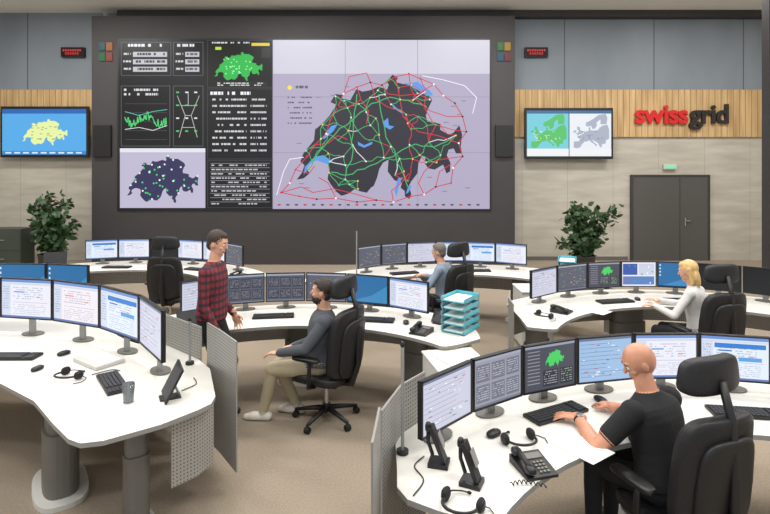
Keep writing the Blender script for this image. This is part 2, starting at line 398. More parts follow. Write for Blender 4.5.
# national grid map
MX,MY,KX,KY=177,35,1.01,1.19
g=lambda lo,la:(MX+prj(lo,la)[0]*KX,MY+prj(lo,la)[1]*KY)
cv.poly([(MX+x*KX,MY+y*KY) for x,y in CH],(46,44,56),4)
for pl in([(6.15,46.2),(6.18,46.33),(6.45,46.5),(6.7,46.52),(6.92,46.42),(6.78,46.38),(6.5,46.44),(6.3,46.37)],[(8.88,47.67),(9.1,47.68),(9.25,47.7),(9.6,47.55),(9.68,47.48),(9.5,47.47),(9.3,47.55),(9.05,47.63)],[(6.65,46.8),(6.9,46.99),(7.08,47.02),(6.95,46.9),(6.72,46.78)],[(8.3,47.05),(8.45,47.12),(8.47,47.0),(8.62,46.98),(8.5,46.93),(8.35,46.98)],[(8.53,47.36),(8.7,47.27),(8.85,47.22),(8.83,47.19),(8.6,47.27)],[(7.62,46.74),(7.8,46.68),(8.02,46.74),(8.02,46.70),(7.8,46.64),(7.64,46.68)],[(8.62,45.95),(8.72,46.15),(8.85,46.17),(8.76,46.06),(8.68,45.86)],[(8.93,45.9),(9.0,46.02),(9.1,46.03),(9.0,45.92)]): cv.poly([g(*p) for p in pl],(90,150,225),5)
G=(66,176,104);Rd=(206,48,68)
nodes=[]
while len(nodes)<66:
    x,y=r.uniform(0,163),r.uniform(0,105)
    if inside(x,y):
        q=(MX+x*KX,MY+y*KY)
        if all(math.hypot(q[0]-p[0],q[1]-p[1])>6.5 for p in nodes): nodes.append(q)
done=set()
for i,p in enumerate(nodes):
    near=sorted(range(len(nodes)),key=lambda j:(nodes[j][0]-p[0])**2+(nodes[j][1]-p[1])**2)[1:4]
    for j in near:
        if (min(i,j),max(i,j)) in done: continue
        done.add((min(i,j),max(i,j))); q=nodes[j]
        col=Rd if (p[0]>262 and r.random()<.4) else (G if r.random()<.9 else (230,230,236))
        cv.line(wob(p,q,r),.72,col,6)
for p in nodes: cv.dot(p[0],p[1],.95,r.choice([G,(235,235,240),(160,230,170),(250,200,90)]),8,6)
trunk=[[(6.2,46.25),(6.6,46.6),(7.0,46.85),(7.5,47.1),(8.0,47.35),(8.5,47.45),(9.0,47.4),(9.5,47.3)],[(6.9,46.25),(7.3,46.2),(7.8,46.3),(8.3,46.45),(8.7,46.55),(9.2,46.7),(9.7,46.65),(10.2,46.8)],[(8.2,47.5),(8.3,47.1),(8.5,46.7),(8.8,46.3),(9.0,46.0)],[(7.6,47.5),(7.5,47.0),(7.5,46.6),(7.3,46.2)]]
for t in trunk:
    for k_ in range(len(t)-1): cv.line(wob(g(*t[k_]),g(*t[k_+1]),r,.08),1.0,G,6.5)
def tight(pl): return [(257+(x-257)*.955,100+(y-100)*.955) for x,y in pl]
border=tight([(157,156),(166,146),(172,132),(184,118),(192,106),(204,94),(208,80),(216,66),(222,52),(236,45),(250,40),(262,43),(276,34),(290,31),(302,36),(316,42),(326,54),(338,62),(346,76),(350,92),(342,104),(346,118),(336,130),(334,146),(318,150),(306,158),(292,160),(274,166),(256,164),(236,166),(214,162),(194,163),(176,160),(157,156)])
cv.line(border,.85,Rd,7)
for pl in([(222,52),(228,34),(246,30),(250,40)],[(236,45),(240,58),(248,70),(246,84)],[(250,40),(256,58),(268,66),(282,70)],[(262,43),(268,52),(282,54),(300,52),(316,42)],[(290,31),(292,46),(298,58),(312,70),(330,76),(346,76)],[(302,36),(308,50),(306,66),(316,84),(336,90),(350,92)],[(276,34),(280,54),(284,76),(300,92),(320,96),(342,104)],[(157,156),(178,150),(190,156),(212,152),(236,158),(256,164)],[(172,132),(186,136),(192,128)],[(192,106),(206,104),(216,96),(226,100)],[(274,166),(272,154),(282,146),(290,136)],[(306,158),(300,146),(306,134),(318,122),(346,118)],[(318,150),(322,134),(334,126)],[(214,162),(206,146),(196,140)],[(240,58),(228,66),(216,66)]): cv.line(tight(pl),.8,Rd,7)
cv.line([(302,36),(322,40),(344,46),(356,58),(352,74)],.7,(245,245,250),7); cv.line([(184,118),(170,120),(164,132),(157,156)],.7,(245,245,250),7)
for p in border: cv.dot(p[0],p[1],1.1,r.choice([Rd,(30,30,36),(240,240,245)]),9,6)
for i in range(40): cv.rect(*(lambda x,y:(x,y,x+5,y+1))(r.uniform(175,350),r.uniform(36,160)),(136,132,152),3.8)
cv.dot(170,48,2.2,(250,220,70),5,12); cv.text(176,46,12,3,1,(60,60,80),4,3,.9)
for i in range(6): cv.text(168,57+i*5.2,24,1.8,1,(80,78,100),4,80+i,.8)
for i in range(24): cv.rect(158+i*8.6,165,161+i*8.6,166.6,(70,70,84) if i%3 else (190,60,60),5)
for xx in(-7.07,2.98): mb.box((xx,PY-.04,3.1),(.44,.08,.78),BLACK)
for xx,cs in((-7.0,((40,110,120),(210,120,40),(60,140,90),(190,80,60))),(2.98,((50,140,70),(220,170,50),(40,110,140),(150,60,80)))):
    for i in range(4):
        mb.box((xx-.09+(i%2)*.18,PY-.02,5.47-(i//2)*.26),(.15,.03,.2),SCR,col=lin(tuple(int(q*.7) for q in cs[i])))
mb.build('video_wall')
EU=[[(-9,37),(-9,43),(-2,43.4),(-1,46),(-4.5,48.5),(-1.5,49.2),(2,51),(5,53),(8.5,54),(8.2,57),(10.5,57.5),(10,54.5),(14,54),(19,54.5),(21,57),(24,59),(30,60),(32,55),(32,46),(28,44),(28,41),(24,40.5),(23,37),(21,38),(19.5,41),(14,45),(12.5,44),(16,41),(18.5,40),(16,38),(15.5,40),(12,42),(9,44.3),(6,43),(3,43),(3,42),(0,40),(-1,37.5),(-5,36.2)],[(-5,50),(1,51),(1.5,52.7),(-1.5,55),(-2,57.5),(-5,58.5),(-5,55),(-3,54),(-4.5,52)],[(-10,52),(-6,52.2),(-6,54.5),(-9,54)],[(5,59),(8,58),(11,59),(13,55.5),(16,56.5),(18,60),(17,62),(22,65.5),(22,63),(22,60.5),(29,60.5),(30,67),(28,71),(20,70),(12,65),(5,62)]]
def tv(x0,x1,z0,z1,kind):
    mb=MB(); w=x1-x0;h=z1-z0; mb.box((0,.05,h/2),(w,.08,h),BLACK); mb.box((0,.13,h/2),(.5,.09,.4),DGREY)
    cv=Canvas(mb,-w/2+.05,h-.07,w-.1,h-.14,.009,100,60,.0015)
    if kind==0:
        cv.rect(0,0,100,60,(84,166,226),1); cv.rect(0,0,100,6,(40,100,175),2); cv.rect(0,55,100,60,(60,130,195),2)
        chmap(cv,24,13,54,(226,236,160),3)
        r=random.Random(5)
        for i in range(26): cv.rect(*(lambda x,y:(x,y,x+3,y+1.2))(r.uniform(34,70),r.uniform(20,40)),(130,190,150),5)
        for i in range(9): cv.rect(4+i*10.5,56.5,11+i*10.5,58.5,(210,225,240),4)
    else:
        for o_ in(0,50.5):
            cv.rect(o_,0,o_+49.5,60,(120,200,215) if o_==0 else (228,232,238),1); cv.rect(o_,50,o_+49.5,60,(232,234,238),7); cv.rect(o_,0,o_+49.5,4,(70,110,150),7)
            col=(90,190,110) if o_==0 else (168,176,192)
            e=lambda lo,la:(o_+4+(lo+10)/42*43,(72-la)*1.30+3)
            for pl in EU: cv.poly([e(*p) for p in pl],col,3)
            r=random.Random(9)
            for i in range(16):
                p=(r.uniform(-6,28),r.uniform(44,53)); cv.line(wob(e(*p),e(p[0]+r.uniform(-5,5),p[1]+r.uniform(-3,3)),r,.1),.5,(240,235,150) if o_==0 else (110,118,140),5)
    mb.build('wall_television',((x0+x1)/2,13.70,z0))
tv(-9.95,-7.68,2.70,4.02,0); tv(3.62,5.9,2.66,3.98,1)
for x in(-8.15,3.95):
    mb=MB(); mb.box((0,0,0),(.60,.1,.25),BLACK)
    cv=Canvas(mb,-.28,.105,.56,.21,-.052,60,22,.001); cv.rect(0,0,60,22,(24,6,8),1)
    for i in range(8):
        cv.rect(4+i*6.6,4,8+i*6.6,9,(235,70,70),2); cv.rect(5+i*6.6,5.6,7+i*6.6,7.4,(24,6,8),3)
        if i not in(0,7): cv.rect(4+i*6.6,12.5,8+i*6.6,18,(225,55,60),2); cv.rect(5+i*6.6,14.2,7+i*6.6,16.3,(24,6,8),3)
    mb.build('led_clock',(x,13.86,5.45))

# ------------------------------------------------------------ desks
def column(mb,x,y,ang,h,a=.2,b_=.1):
    def el(sa,sb):
        o=[]
        for i in range(28):
            t=2*pi*i/28; g=lambda q:math.copysign(abs(q)**.7,q)
            px,py=sa*g(math.cos(t)),sb*g(math.sin(t)); o.append((x+px*math.cos(ang)-py*math.sin(ang),y+px*math.sin(ang)+py*math.cos(ang)))
        return o
    mb.prism(el(a*1.4,b_*1.5),0,.035,LGREY); mb.prism(el(a,b_),.035,h*.62,DGREY); mb.prism(el(a*.88,b_*.84),h*.62,h-.03,DGREY)
def arcpts(c,R,a0,a1,n=28): return [(c[0]+R*math.cos(math.radians(a0+(a1-a0)*i/(n-1))),c[1]+R*math.sin(math.radians(a0+(a1-a0)*i/(n-1)))) for i in range(n)]
def desk(poly,cols,panels,h=.78):
    mb=MB(); mb.prism(poly,h-.03,h,WHITE,EDGE)
    for x,y,a,w in cols: column(mb,x,y,math.radians(a),h,w,max(.08,w*.5))
    for path,z0,z1 in panels: mb.strip(path,z0,z1,.012,PERF)
    return mb.build('control_desk',bevel=.004)
def arcdesk(c,Ri,Ro,a0,a1,cols,panels=(),h=.78,lo=-99,hi=99):
    o=arcpts(c,Ro,a0,a1); i=arcpts(c,Ri,a1,a0)
    def cap(a,s_):
        m=(Ri+Ro)/2; out=[]
        for k in range(1,8):
            t=pi*k/8; R_=m+(Ro-Ri)/2*math.cos(t)*s_; bulge=.09*math.sin(t)
            ar=math.radians(a); tx=(-math.sin(ar),math.cos(ar)) ; sg=1 if s_>0 else -1
            out.append((c[0]+R_*math.cos(ar)+tx[0]*bulge*sg,c[1]+R_*math.sin(ar)+tx[1]*bulge*sg))
        return out
    poly=o+cap(a1,1)+i+cap(a0,-1)
    soft=lambda x:(lo+.02*min(1,(lo-x)) if x<lo else (hi-.02*min(1,(x-hi)) if x>hi else x))
    poly=[(soft(p[0]),p[1]) for p in poly]
    cl=[]
    for a,Rr,w in cols: cl.append((c[0]+Rr*math.cos(math.radians(a)),c[1]+Rr*math.sin(math.radians(a)),a+90,w))
    bp=[p for p in arcpts(c,Ro-.1,a0+6,a1-6,40) if lo+.03<p[0]<hi-.03]
    desk(poly,cl,[(bp,.4,h-.035)]+list(panels),h)
cA=(2.05,1.4)
arcdesk(cA,1.84,2.72,32,146,[(138,2.15,.18),(95,2.3,.2),(50,2.2,.2)],
  [([(-.06,2.48),(-.03,2.85)],.1,1.12),([(-.02,2.9),(.10,3.25),(.26,3.46)],.1,1.08)],lo=.06)
chA=[(.20,2.98),(.55,3.33),(.93,3.58),(1.36,3.76),(1.81,3.86),(2.29,3.87),(2.75,3.77),(3.17,3.56)]
for i,k in enumerate(['lilac','ltable','green','redsc','app','bluapp','app']): monitor(chA[i],chA[i+1],k,seed=i)
polyB=[(-5.3,4.2),(-4.3,4.34),(-3.5,4.27),(-2.96,4.04),(-2.45,3.70),(-2.10,3.36),(-1.90,3.18),(-1.80,3.13),(-1.68,3.16),(-1.42,3.36),(-1.26,3.56),(-1.20,3.66),(-1.21,3.78),(-1.42,4.3),(-1.8,4.78),(-2.3,5.15),(-2.85,5.55),(-3.1,5.9),(-3.5,6.05),(-5.3,6.05)]
desk(polyB,[(-2.45,4.0,125,.24),(-1.68,3.58,40,.08),(-4.2,4.9,0,.24)],
  [([(-2.12,4.98),(-1.82,4.72),(-1.56,4.5)],.2,1.06),([(-1.48,4.42),(-1.3,4.2),(-1.10,3.93)],.15,1.12),([(-1.42,3.52),(-1.30,3.66),(-1.24,3.82)],.28,.745),([(-2.2,5.12),(-2.8,5.48),(-3.1,5.85)],.3,.74)])
chB=[(-4.35,5.2),(-3.76,5.18),(-3.18,5.07),(-2.6,4.83),(-2.06,4.44),(-1.66,3.95)]
for i,k in enumerate(['app','app','pink','bluapp','lilac']): monitor(chB[i],chB[i+1],k,.95,1.34,seed=10+i)
chB2=[(-4.85,5.8),(-4.28,5.84),(-3.72,5.82),(-3.2,5.72)]
for i,k in enumerate(['blue','blue','blue']): monitor(chB2[i],chB2[i+1],k,.97,1.36,seed=16+i)
cC=(-.85,3.7)
arcdesk(cC,1.78,2.66,40,138,[(58,2.2,.16),(92,2.3,.2),(125,2.2,.2)],[([(.78,5.62),(.86,5.3),(.8,5.1)],.3,.74)],hi=.92)
chC=[(-2.17,5.62),(-1.79,5.97),(-1.38,6.1),(-.92,6.15),(-.44,6.08),(.04,5.9),(.46,5.6)]
for i,k in enumerate(['lilac','table','table','dark','blue','app']): monitor(chC[i],chC[i+1],k,seed=20+i)
cD=(1.07,6.4)
arcdesk(cD,1.75,2.65,28,150,[(60,2.2,.2),(120,2.2,.2)],[([(3.1,7.5),(3.25,7.2)],.1,.74)])
chD=[(-.42,8.1),(-.06,8.42),(.36,8.64),(.84,8.76),(1.32,8.76),(1.8,8.65),(2.25,8.4)]
for i,k in enumerate(['dark','dark','lilac','app','bluapp','app']): monitor(chD[i],chD[i+1],k,seed=30+i)
cE=(3.25,4.5)
arcdesk(cE,1.74,2.64,20,150,[(138,2.1,.2),(95,2.2,.22),(40,2.2,.2)],[([(1.38,5.7),(1.40,6.0),(1.5,6.35)],.1,.95)],lo=1.46)
chE=[(1.72,6.24),(2.13,6.56),(2.59,6.78),(3.06,6.88),(3.53,6.88),(3.98,6.76),(4.42,6.56),(4.8,6.28),(5.1,5.95)]
for i,k in enumerate(['lilac','dark','green','col','blue','off','off','off']): monitor(chE[i],chE[i+1],k,seed=40+i)
cF=(-4.05,6.75)
arcdesk(cF,1.75,2.65,30,150,[(60,2.2,.2),(120,2.2,.2)])
chF=[(-5.05,8.92),(-4.57,9.08),(-4.05,9.13),(-3.55,9.07),(-3.06,8.9),(-2.6,8.62),(-2.22,8.28)]
for i,k in enumerate(['bluapp','app','off','app','app','dark']): monitor(chF[i],chF[i+1],k,seed=50+i)

# ------------------------------------------------------------ chairs
def chair(x,y,yaw):
    mb=MB()
    for i in range(5):
        a=2*pi*i/5+.3; c,s_=math.cos(a),math.sin(a)
        mb.tube([(c*.04,s_*.04,.115),(c*.16,s_*.16,.1),(c*.31,s_*.31,.075)],[.026,.022,.016],BLACK,8)
        mb.cyl((c*.31-s_*.022,s_*.31+c*.022,.03),(c*.31+s_*.022,s_*.31-c*.022,.03),.03,RUBBER,n=14)
        mb.cyl((c*.31,s_*.31,.04),(c*.31,s_*.31,.08),.01,BLACK,n=8)
    mb.cyl((0,0,.08),(0,0,.16),.038,BLACK); mb.cyl((0,0,.16),(0,0,.37),.022,CHROME)
    mb.box((-.02,0,.37),(.26,.16,.05),BLACK)
    mb.ell((.02,0,.43),(.26,.255,.052),LEATHER,.45,fn=lambda p:V((p.x,p.y,p.z-(.5*max(0,p.x-.15)**2)*2+.25*p.y*p.y)))
    rt=Matrix.Rotation(math.radians(-4),3,'Y')
    wrap=lambda k:(lambda p:V((p.x+k*p.y*p.y-.25*p.z*abs(p.z),p.y*(1-.25*max(0,p.z)),p.z)))
    mb.ell((-.265,0,.79),(.052,.265,.325),LEATHER,.42,rot=rt,fn=wrap(.8),nu=36,nv=22)
    mb.ell((-.312,0,.74),(.03,.2,.27),BLACK,.5,rot=rt,fn=wrap(.7))
    mb.ell((-.235,0,1.30),(.042,.205,.10),LEATHER,.5,nu=32,nv=18,fn=lambda p:V((p.x+1.0*p.y*p.y,p.y*(1-.9*p.z),p.z)))
    mb.tube([(-.06,0,.37),(-.28,0,.40),(-.35,0,.6),(-.345,0,.9),(-.33,0,1.1),(-.275,0,1.28)],[.03,.035,.03,.026,.024,.022],BLACK,8)
    for s_ in(-1,1):
        mb.tube([(.0,s_*.2,.385),(.0,s_*.3,.41),(-.02,s_*.315,.6),(-.02,s_*.31,.655)],.019,BLACK,8)
        mb.ell((.02,s_*.31,.67),(.145,.045,.02),BLACK,.5)
    mb.build('office_chair',(x,y,0),math.radians(yaw))
chair(1.68,3.05,110); chair(-.56,5.08,153); chair(.88,7.42,130); chair(3.52,5.80,101); chair(-3.28,8.1,92)

# ------------------------------------------------------------ people
def ik(a,b_,l1,l2,pole):
    d=b_-a; L=d.length; mx=l1+l2-.004
    if L>mx: b_=a+d*(mx/L); L=mx
    dr=(b_-a).normalized(); x=(l1*l1-l2*l2+L*L)/(2*L); h=math.sqrt(max(0,l1*l1-x*x))
    pp=(pole-dr*pole.dot(dr)).normalized(); return a+dr*x+pp*h,b_
def basis(F,U):
    F=F.normalized(); S=U.cross(F).normalized(); U=F.cross(S); return F,S,U
class Body:
    def __init__(s): s.v=[];s.f=[];s.l=[]
    def _add(s,vs,fs,lab):
        b=len(s.v); s.v+=vs; s.l+=[lab]*len(vs); s.f+=[[b+i for i in f] for f in fs]
    def cap(s,p0,p1,r0,r1,lab,n=20):
        ax=p1-p0; L=max(ax.length,1e-4); z=ax/L; x=z.orthogonal().normalized(); y=z.cross(x); rings=[]
        for k in range(1,5): t=pi/2*k/5; rings.append((p0-z*r0*math.cos(t),r0*math.sin(t)))
        m=max(2,int(L/.012)+1)
        for k in range(m+1): t=k/m; rings.append((p0+ax*t,r0+(r1-r0)*t))
        for k in range(4,0,-1): t=pi/2*k/5; rings.append((p1+z*r1*math.cos(t),r1*math.sin(t)))
        vs=[c+x*math.cos(2*pi*i/n)*q+y*math.sin(2*pi*i/n)*q for c,q in rings for i in range(n)]
        N=len(rings); fs=[[j*n+i,j*n+(i+1)%n,(j+1)*n+(i+1)%n,(j+1)*n+i] for j in range(N-1) for i in range(n)]
        fs+=[list(range(n))[::-1],[(N-1)*n+i for i in range(n)]]
        s._add(vs,fs,lab)
    def ell(s,c,B,r,lab,nu=20,nv=14):
        vs=[]
        for j in range(1,nv):
            th=-pi/2+pi*j/nv
            for i in range(nu):
                ph=2*pi*i/nu; vs.append(c+B[0]*(r[0]*math.cos(th)*math.cos(ph))+B[1]*(r[1]*math.cos(th)*math.sin(ph))+B[2]*(r[2]*math.sin(th)))
        vs+=[c-B[2]*r[2],c+B[2]*r[2]]; Q=(nv-1)*nu
        fs=[[j*nu+i,j*nu+(i+1)%nu,(j+1)*nu+(i+1)%nu,(j+1)*nu+i] for j in range(nv-2) for i in range(nu)]
        fs+=[[Q,(i+1)%nu,i] for i in range(nu)]+[[Q+1,(nv-2)*nu+i,(nv-2)*nu+(i+1)%nu] for i in range(nu)]
        s._add(vs,fs,lab)
    def loft(s,rings,lab,n=40):
        rr=[]
        for A,B_ in zip(rings[:-1],rings[1:]):
            for k in range(3):
                t=k/3; rr.append(tuple(A[q]*(1-t)+B_[q]*t for q in range(5)))
        rings=rr+[rings[-1]]
        vs=[]
        for c,F,S,w,d in rings:
            for i in range(n):
                t=2*pi*i/n; g=lambda q:math.copysign(abs(q)**.85,q)
                vs.append(c+S*w*g(math.sin(t))+F*d*g(math.cos(t)))
        N=len(rings); fs=[[j*n+i,(j+1)*n+i,(j+1)*n+(i+1)%n,j*n+(i+1)%n] for j in range(N-1) for i in range(n)]
        fs+=[list(range(n)),[(N-1)*n+i for i in range(n)][::-1]]
        s._add(vs,fs,lab)
    def hand(s,w,dr,nm,side,curl,k=1.0):
        dr=dr.normalized(); nm=(nm-dr*nm.dot(dr)).normalized(); lt=dr.cross(nm).normalized()*side
        s.cap(w-dr*.03,w+dr*.02,.027*k,.026*k,'skin'); s.ell(w+dr*.05*k,(dr,lt,nm),(.054*k,.042*k,.017*k),'skin')
        for j,(o,L) in enumerate(((.034,.072),(.0115,.08),(-.0115,.075),(-.033,.058))):
            p=w+dr*.085*k+lt*o*k; a=curl*.5; d0=(dr+lt*o*5).normalized()
            for q,fr in enumerate((.45,.32,.25)):
                a+=curl*(.35+.25*q); dd=(d0*math.cos(a)+nm*math.sin(a)).normalized(); e=p+dd*L*fr*k*1.05
                s.cap(p,e,(.0095-.0008*q)*k,(.0088-.0008*q)*k,'skin',10); p=e
        p=w+dr*.028*k+lt*.028*k
        for q,(L,r_) in enumerate(((.04,.0125),(.03,.0105))):
            dd=(dr*(.65+.35*q)+lt*(.75-.4*q)+nm*.35).normalized(); e=p+dd*L*k; s.cap(p,e,r_*k,(r_-.0015)*k,'skin',10); p=e
def person(name,loc,yaw,hipz,lean,look,pitch,hands,feet,mats,sleeve='long',hair='short',beard=False,female=False,voxel=.006,tw=0,extra=None,sc=1.0,fat=1.0):
    Mx=Matrix.Translation(V(loc))@Matrix.Rotation(math.radians(yaw),4,'Z'); Mi=Mx.inverted()
    B=Body(); S0=V((0,1,0)); ln=math.radians(lean); u=V((math.sin(ln),0,math.cos(ln))); Ft=V((math.cos(ln),0,-math.sin(ln)))
    H=V((0,0,hipz)); wk=.92 if female else 1.0*fat
    seated=hipz<.75
    tr=Matrix.Rotation(math.radians(tw),3,'Z')
    prof=[(-.09,.12,.10),(-.05,.155,.12),(.0,.172,.13),(.05,.17,.13)]
    B.loft([(H+u*o*sc,Ft,S0,w*wk,d*wk) for o,w,d in prof],'trousers')
    prof=[(.0,.178,.136),(.04,.176,.137),(.08,.168,.133),(.13,.16,.127),(.19,.158,.123),(.25,.166,.124),(.31,.177,.126),(.36,.184,.124),(.40,.186,.115),(.43,.178,.104),(.455,.15,.09),(.475,.115,.078),(.492,.085,.068),(.505,.066,.062)]
    B.loft([(H+u*o*sc-Ft*(.03*max(0,o-.3)),(tr@Ft) if o>.2 else Ft,(tr@S0) if o>.2 else S0,w*wk,d*wk*(1.0 if not female else .95)) for o,w,d in prof],'shirt')
    neck=H+u*.50*sc-Ft*.005
    un=(u*.6+V((.12,0,.6))).normalized(); hc=neck+un*.165*sc+V((.015,0,0))
    B.cap(neck-u*.03,hc-un*.06,.058*wk,.052*wk,'skin')
    lk=math.radians(look); pt=math.radians(pitch); Fh,Sh,Uh=basis(V((math.cos(lk)*math.cos(pt),math.sin(lk)*math.cos(pt),math.sin(pt))),V((0,0,1)))
    hb=(Fh,Sh,Uh); q=lambda a,b_,c_:hc+Fh*a+Sh*b_+Uh*c_
    B.ell(q(-.005,0,.018),hb,(.097,.077,.103),'skin',64,44)
    B.ell(q(.022,0,-.045),hb,(.066,.059,.072),'skin',48,32)
    B.ell(q(.056,0,-.098),hb,(.024,.028,.018),'hair' if beard else 'skin')
    B.cap(q(.087,0,.014),q(.103,0,-.018),.008,.012,'skin',12)
    B.cap(q(.078,-.034,.034),q(.078,.034,.034),.012,.012,'skin',10)
    B.cap(q(.083,-.016,-.056),q(.083,.016,-.056),.009,.009,'lip',10)
    for s_ in(-1,1):
        B.ell(q(-.006,s_*.079,-.008),hb,(.018,.009,.030),'skin',16,12)
        B.ell(q(.055,s_*.038,-.022),hb,(.026,.024,.022),'skin',16,10)
    if beard:
        B.ell(q(.028,0,-.066),hb,(.066,.063,.058),'hair',48,32)
        B.cap(q(.090,-.022,-.044),q(.090,.022,-.044),.007,.007,'hair',8)
    if hair in('short','long'):
        B.ell(q(-.018,0,.040),hb,(.095,.084,.096),'hair',64,44)
        B.ell(q(.026,0,.084),hb,(.056,.058,.038),'hair',32,20)
        B.ell(q(-.050,0,-.020),hb,(.052,.070,.06),'hair',32,24)
    if hair=='long':
        for s_ in(-1,1): B.cap(q(-.015,s_*.072,.03),q(-.02,s_*.075,-.13),.026,.02,'hair')
        B.ell(q(-.068,0,-.07),hb,(.038,.085,.12),'hair',32,24)
    ends={}
    for nm_,s_ in(('L',1),('R',-1)):
        sh=H+u*.425*sc+(tr@S0)*(s_*.172*wk)-Ft*.01
        hp,hd,hn,pole,curl=hands[nm_]; hp=V(hp);hd=V(hd);hn=V(hn)
        hp=Mi@hp; hd=Mi.to_3x3()@hd; hn=Mi.to_3x3()@hn
        el,wr=ik(sh,hp,.295*sc,.262*sc,V(pole))
        k=.9 if female else fat
        B.ell(sh,(tr@Ft,tr@S0,u),(.066*k,.062*k,.066*k),'shirt')
        if sleeve=='long':
            B.cap(sh,el,.058*k,.048*k,'shirt'); B.cap(el,wr-(wr-el).normalized()*.012,.049*k,.035*k,'shirt')
        else:
            m=sh.lerp(el,.62); B.cap(sh,m,.063*k,.058*k,'shirt'); B.cap(sh,el,.05*k,.042*k,'skin')
            B.cap(el,el.lerp(wr,.35),.043*k,.043*k,'skin'); B.cap(el.lerp(wr,.35),wr,.043*k,.028*k,'skin')
        B.hand(wr,hd,hn,-s_,curl,.95*k if female else 1.0)
        ends[nm_]=(wr,(wr-el).normalized())
        hj=H+S0*(s_*.09)-u*.02; fp,fy=feet[nm_]; fp=V(fp); fd=V((math.cos(math.radians(fy)),math.sin(math.radians(fy)),0))
        kn,an=ik(hj,fp+V((0,0,.09)),.44*sc,.425*sc,V((1,0,.25 if seated else 0)))
        B.cap(hj,kn,.086*wk,.062*wk,'trousers'); B.cap(kn,kn.lerp(an,.35),.061,.060,'trousers'); B.cap(kn.lerp(an,.35),an,.060,.045,'trousers')
        g=V((an.x,an.y,0)); B.cap(g-fd*.045+V((0,0,.04)),g+fd*.10+V((0,0,.036)),.042,.044,'shoe'); B.cap(g+fd*.09+V((0,0,.036)),g+fd*.165+V((0,0,.028)),.042,.030,'shoe'); B.cap(g+V((0,0,.05)),an,.043,.042,'shoe')
    vs=[V((p.x,p.y,max(p.z,.004))) for p in B.v]
    me=bpy.data.meshes.new('t'); me.from_pydata([tuple(p) for p in vs],[],B.f)
    o=bpy.data.objects.new('t',me); scene.collection.objects.link(o)
    md=o.modifiers.new('r','REMESH'); md.mode='VOXEL'; md.voxel_size=voxel
    sm=o.modifiers.new('s','SMOOTH'); sm.factor=.5; sm.iterations=3
    bpy.context.view_layer.update()
    res=bpy.data.meshes.new_from_object(o.evaluated_get(bpy.context.evaluated_depsgraph_get()))
    bpy.data.objects.remove(o)
    kd=kdtree.KDTree(len(vs))
    for i,p in enumerate(vs): kd.insert(p,i)
    kd.balance()
    labs=['skin','shirt','trousers','shoe','hair','lip']
    res.materials.clear()
    for l in labs: res.materials.append(mats.get(l,mats['skin']))
    idx=[]
    for p in res.polygons: idx.append(labs.index(B.l[kd.find(p.center)[1]]))
    res.polygons.foreach_set('material_index',idx); res.polygons.foreach_set('use_smooth',[True]*len(res.polygons))
    ob=bpy.data.objects.new(name,res); res.name=name; scene.collection.objects.link(ob); ob.matrix_world=Mx
    mb=MB()
    for s_ in(-1,1):
        c=q(.077,s_*.031,.010); mb.ell(c,(.0125,.0125,.0125),EYEW,nu=12,nv=8); c2=c+Fh*.0095; mb.ell(c2,(.0052,.0052,.0052),EYED,nu=10,nv=6)
        mb.tube([q(.089,s_*.014,.031),q(.091,s_*.03,.036),q(.082,s_*.047,.031)],.0035,mats['hair'],6)
    mb.build('eyes',parent=ob)
    if extra=='watch':
        w_,d_=ends['L']; mb=MB(); p=w_-d_*.03; mb.cyl(p-d_*.012,p+d_*.012,.034,RUBBER,n=20); n_=V((0,0,1)); mb.cyl(p+n_*.03,p+n_*.042,.019,CHROME,n=16); mb.build('wrist_watch',parent=ob)
    return ob
EYEW=M('eye_white',(225,220,215),.3); EYED=M('eye_dark',(40,30,25),.2)
SK=M('skin_tone',(212,160,132),.5,var=.05,vscale=20); SK2=M('skin_tone_warm',(198,140,112),.45,var=.10,vscale=14)
LIP=M('lip_tone',(176,108,96),.5)
HB=M('dark_brown_hair',(50,37,30),.6,bump=.4,bscale=250); BL=M('blonde_hair',(210,176,118),.5,var=.2,vscale=40,bump=.3,bscale=200); HG=M('grey_hair',(105,98,92),.6)
BT=M('black_tshirt',(22,22,25),.85,bump=.4,bscale=14); BJ=M('black_jeans',(27,28,32),.85,bump=.3,bscale=16)
GS=M('grey_sweater',(78,82,88),.9,bump=.5,bscale=16); KH=M('khaki_cotton',(178,166,140),.85,bump=.4,bscale=14); SN=M('sneaker',(214,208,198),.6)
SHB=M('black_shoe',(25,24,24),.5); WS=M('white_knit',(206,204,202),.9,bump=.4,bscale=18); LB=M('pale_blue_shirt',(134,148,166),.85,bump=.3,bscale=16)
PL=M('plaid_flannel',(120,40,45),.9); nt=PL.node_tree; tc=nt.nodes.new('ShaderNodeTexCoord'); sp=nt.nodes.new('ShaderNodeSeparateXYZ'); nt.links.new(tc.outputs['Object'],sp.inputs[0])
fx=mathn(nt,'LESS_THAN',mathn(nt,'FRACT',mathn(nt,'MULTIPLY',sp.outputs[2],15)),.45)
fy=mathn(nt,'LESS_THAN',mathn(nt,'FRACT',mathn(nt,'MULTIPLY',mathn(nt,'ADD',sp.outputs[0],sp.outputs[1]),15)),.45)
c1=mixcol(nt,fx,lin((130,44,50)),lin((70,40,52))); nt.links.new(mixcol(nt,mathn(nt,'MULTIPLY',fy,.6),c1,lin((44,32,46))),nt.nodes['Principled BSDF'].inputs['Base Color'])
D_=(0,0,-1)
person('seated_man',(1.665,3.12,0),122,.56,15,50,-26,
  {'L':((1.22,3.36,.828),(-.9,.45,-.05),D_,(-.1,.7,-.7),.3),'R':((1.50,3.50,.83),(-.35,.9,-.1),D_,(-.1,-.8,-.5),.45)},
  {'L':((.42,.12,0),5),'R':((.46,-.12,0),-5)},
  dict(skin=SK2,shirt=BT,trousers=BJ,shoe=SHB,hair=HB,lip=LIP),sleeve='short',hair='none',voxel=.0046,extra='watch',fat=1.1)
